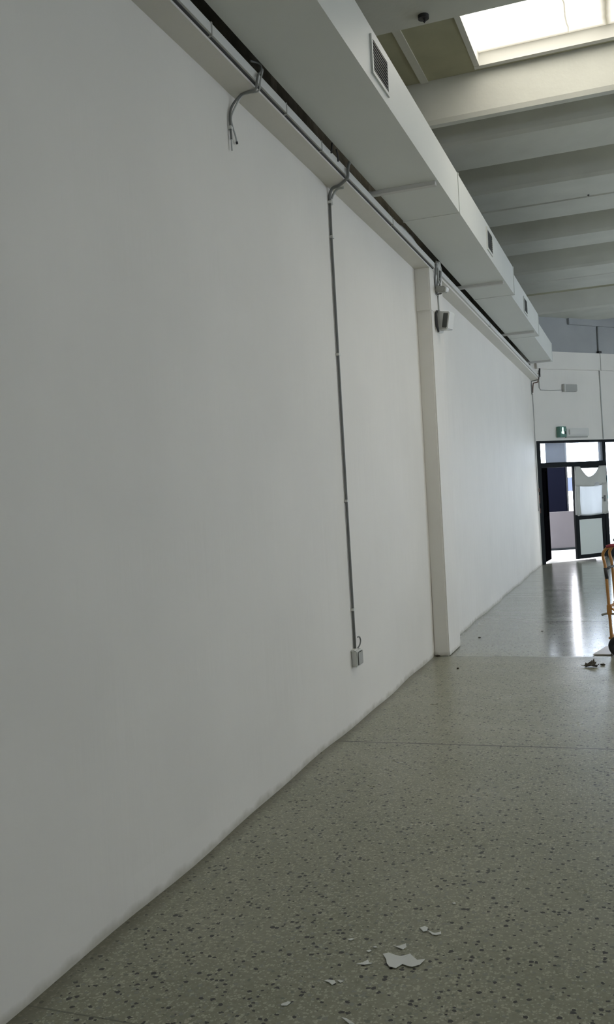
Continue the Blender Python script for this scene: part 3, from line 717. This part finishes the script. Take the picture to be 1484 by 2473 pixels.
# ------------------------------------------------------------------ litter on the floor
def flat(name, pts, m, z=.0015, h=.002, label=None, cat=None, group=None, curl=0.0):
    bm = BM(); cx = sum(p[0] for p in pts)/len(pts); cy = sum(p[1] for p in pts)/len(pts)
    def zz(p): return curl*math.hypot(p[0]-cx, p[1]-cy)
    loft(bm, [[(p[0], p[1], z+zz(p)) for p in pts], [(p[0], p[1], z+h+zz(p)) for p in pts]])
    bmesh.ops.triangulate(bm, faces=[f for f in bm.faces if len(f.verts) > 4])
    o = link(name, bm, m)
    if label: tag(o, label, cat, group)
    return o
G = 'torn paper scraps on the near floor'
scraps = [
 ([(1.063,3.087),(1.081,3.102),(1.105,3.094),(1.126,3.090),(1.158,3.114),(1.135,3.078),(1.147,3.062),(1.170,3.070),(1.192,3.078),(1.216,3.089),(1.206,3.050),(1.184,3.030),(1.165,3.033),(1.146,3.042),(1.131,3.008),(1.107,3.011),(1.093,3.030),(1.084,3.055)], 'largest torn white paper scrap, ragged winged shape, in the middle of the litter'),
 ([(1.144,3.314),(1.159,3.331),(1.173,3.324),(1.176,3.298),(1.164,3.288)], 'five-sided white paper scrap behind the others, left of the curled sliver'),
 ([(1.177,3.301),(1.207,3.287),(1.228,3.303),(1.231,3.286),(1.215,3.274),(1.200,3.276)], 'curled white paper sliver farthest back in the litter'),
 ([(1.079,3.161),(1.095,3.158),(1.106,3.166),(1.123,3.185),(1.130,3.160),(1.122,3.142),(1.109,3.147)], 'small notched white paper scrap just behind the largest scrap'),
 ([(.990,3.001),(1.008,3.018),(1.021,3.040),(1.031,3.022),(1.042,3.020),(1.019,3.005)], 'thin triangular white paper scrap left of the largest scrap'),
 ([(.916,2.872),(.930,2.880),(.950,2.880),(.958,2.868),(.950,2.852),(.938,2.864)], 'pale paper scrap front left of the largest scrap'),
 ([(.957,2.885),(.980,2.885),(.973,2.873)], 'narrow paper sliver touching the right of the pale front-left scrap'),
 ([(.826,2.700),(.842,2.720),(.853,2.718),(.847,2.699),(.830,2.693)], 'white paper scrap farthest left, nearest the wall'),
 ([(1.040,2.678),(1.060,2.676),(1.091,2.655),(1.075,2.652)], 'pale paper strip at the very bottom edge of the picture'),
 ([(.997,3.098),(1.007,3.110),(1.014,3.108),(1.008,3.094)], 'tiny paper flake left of the largest scrap, beside its left tip'),
 ([(.906,3.164),(.918,3.176),(.928,3.174),(.919,3.160)], 'tiny paper flake left of all the middle scraps, on bare floor'),
 ([(1.012,3.135),(1.022,3.142),(1.028,3.133),(1.018,3.130)], 'tiny paper flake between the two smallest middle scraps'),
]
for p, lab in scraps: flat('paper_scrap', p, MT['paper'], label=lab, cat='paper scrap', group=G, curl=.04)
fk = [(1.147, 3.40), (1.22, 3.55)]
flat('paper_scrap', [(1.222,3.548),(1.230,3.555),(1.236,3.548),(1.229,3.541)], MT['paper'], label='tiny white speck of paper lying behind the curled sliver', cat='paper scrap', group=G)

lf = thing('dry_leaf', 'crumpled dark dry leaf cluster on the floor in front of the hand truck', 'dry leaves', (1.50, 8.42, 0))
for k, (cx, cy, ang, L_, w_, hgt) in enumerate(((1.50, 8.42, .1, .10, .045, .045), (1.485, 8.43, .9, .08, .04, .05), (1.525, 8.42, 2.4, .075, .035, .03), (1.445, 8.40, 2.9, .06, .012, .014), (1.515, 8.47, 1.25, .07, .022, .06), (1.55, 8.42, -.2, .05, .022, .028), (1.47, 8.44, 2.2, .05, .02, .03), (1.49, 8.40, -1.2, .05, .03, .02))):
    bm = BM(); rows = []
    for i in range(9):
        t = i/8; ww = w_*math.sin(math.pi*(.06+.94*t))**.7
        row = []
        for j in range(5):
            v = (j/4-.5)*2
            x = L_*(t-.5); y = ww*v; z = .004+hgt*(t**1.6)*(.6+.4*math.cos(v*2))+.006*abs(v)
            row.append(bm.verts.new((cx+x*math.cos(ang)-y*math.sin(ang), cy+x*math.sin(ang)+y*math.cos(ang), z)))
        rows.append(row)
    for i in range(8):
        for j in range(4): bm.faces.new((rows[i][j], rows[i][j+1], rows[i+1][j+1], rows[i+1][j]))
    o = link('leaf_blade', bm, MT['leaf'], lf); md = o.modifiers.new('thickness', 'SOLIDIFY'); md.thickness = .0015
base(lf)
def crumb(x, y, r, lab, m=MT['leaf']):
    bm = BM(); bmesh.ops.create_icosphere(bm, subdivisions=2, radius=r)
    for v in bm.verts:
        k = 1+random.uniform(-.25, .25); v.co = Vector((v.co.x*k*1.3, v.co.y*k, v.co.z*k*.5+r*.45))+Vector((x, y, 0))
    tag(link('debris', bm, m), lab, 'debris', 'specks of debris on the floor')
crumb(1.60, 8.50, .016, 'small dry crumb just right of the crumpled leaf')
crumb(.344, 8.258, .010, 'lone dark speck on the floor in front of the pilaster')
crumb(.255, 9.97, .012, 'dark speck on the shiny floor beyond the pilaster')
crumb(.03, 8.845, .018, 'brown crumb in the corner where pilaster meets wall')
crumb(.88, 10.4, .010, 'dark speck out on the shiny floor, far from the wall')

# ceiling hooks
def hook(x, y, z, r, lab):
    t = thing('ceiling_hook', lab, 'hook', (x, y, z), 'hooks under the ceiling ribs')
    bm = BM(); cyl(bm, (x, y, z-.012), (0, 0, 1), r, .026, 14); link('hook_plate', bm, MT['gap'], t)
    tubeo('hook_wire', [(x, y, z-.02), (x+r*.3, y, z-.03-r*.2), (x, y, z-.03-r*.5)], r*.2, MT['gap'], t, 6, 3)
    return base(t)
hook(.69, 6.54, 5.05, .04, 'largest dark ceiling hook plate, on the nearest rib left of the skylight')
hook(1.563, 11.45, 5.065, .012, 'tiny dark hook on the edge of a distant ceiling rib')
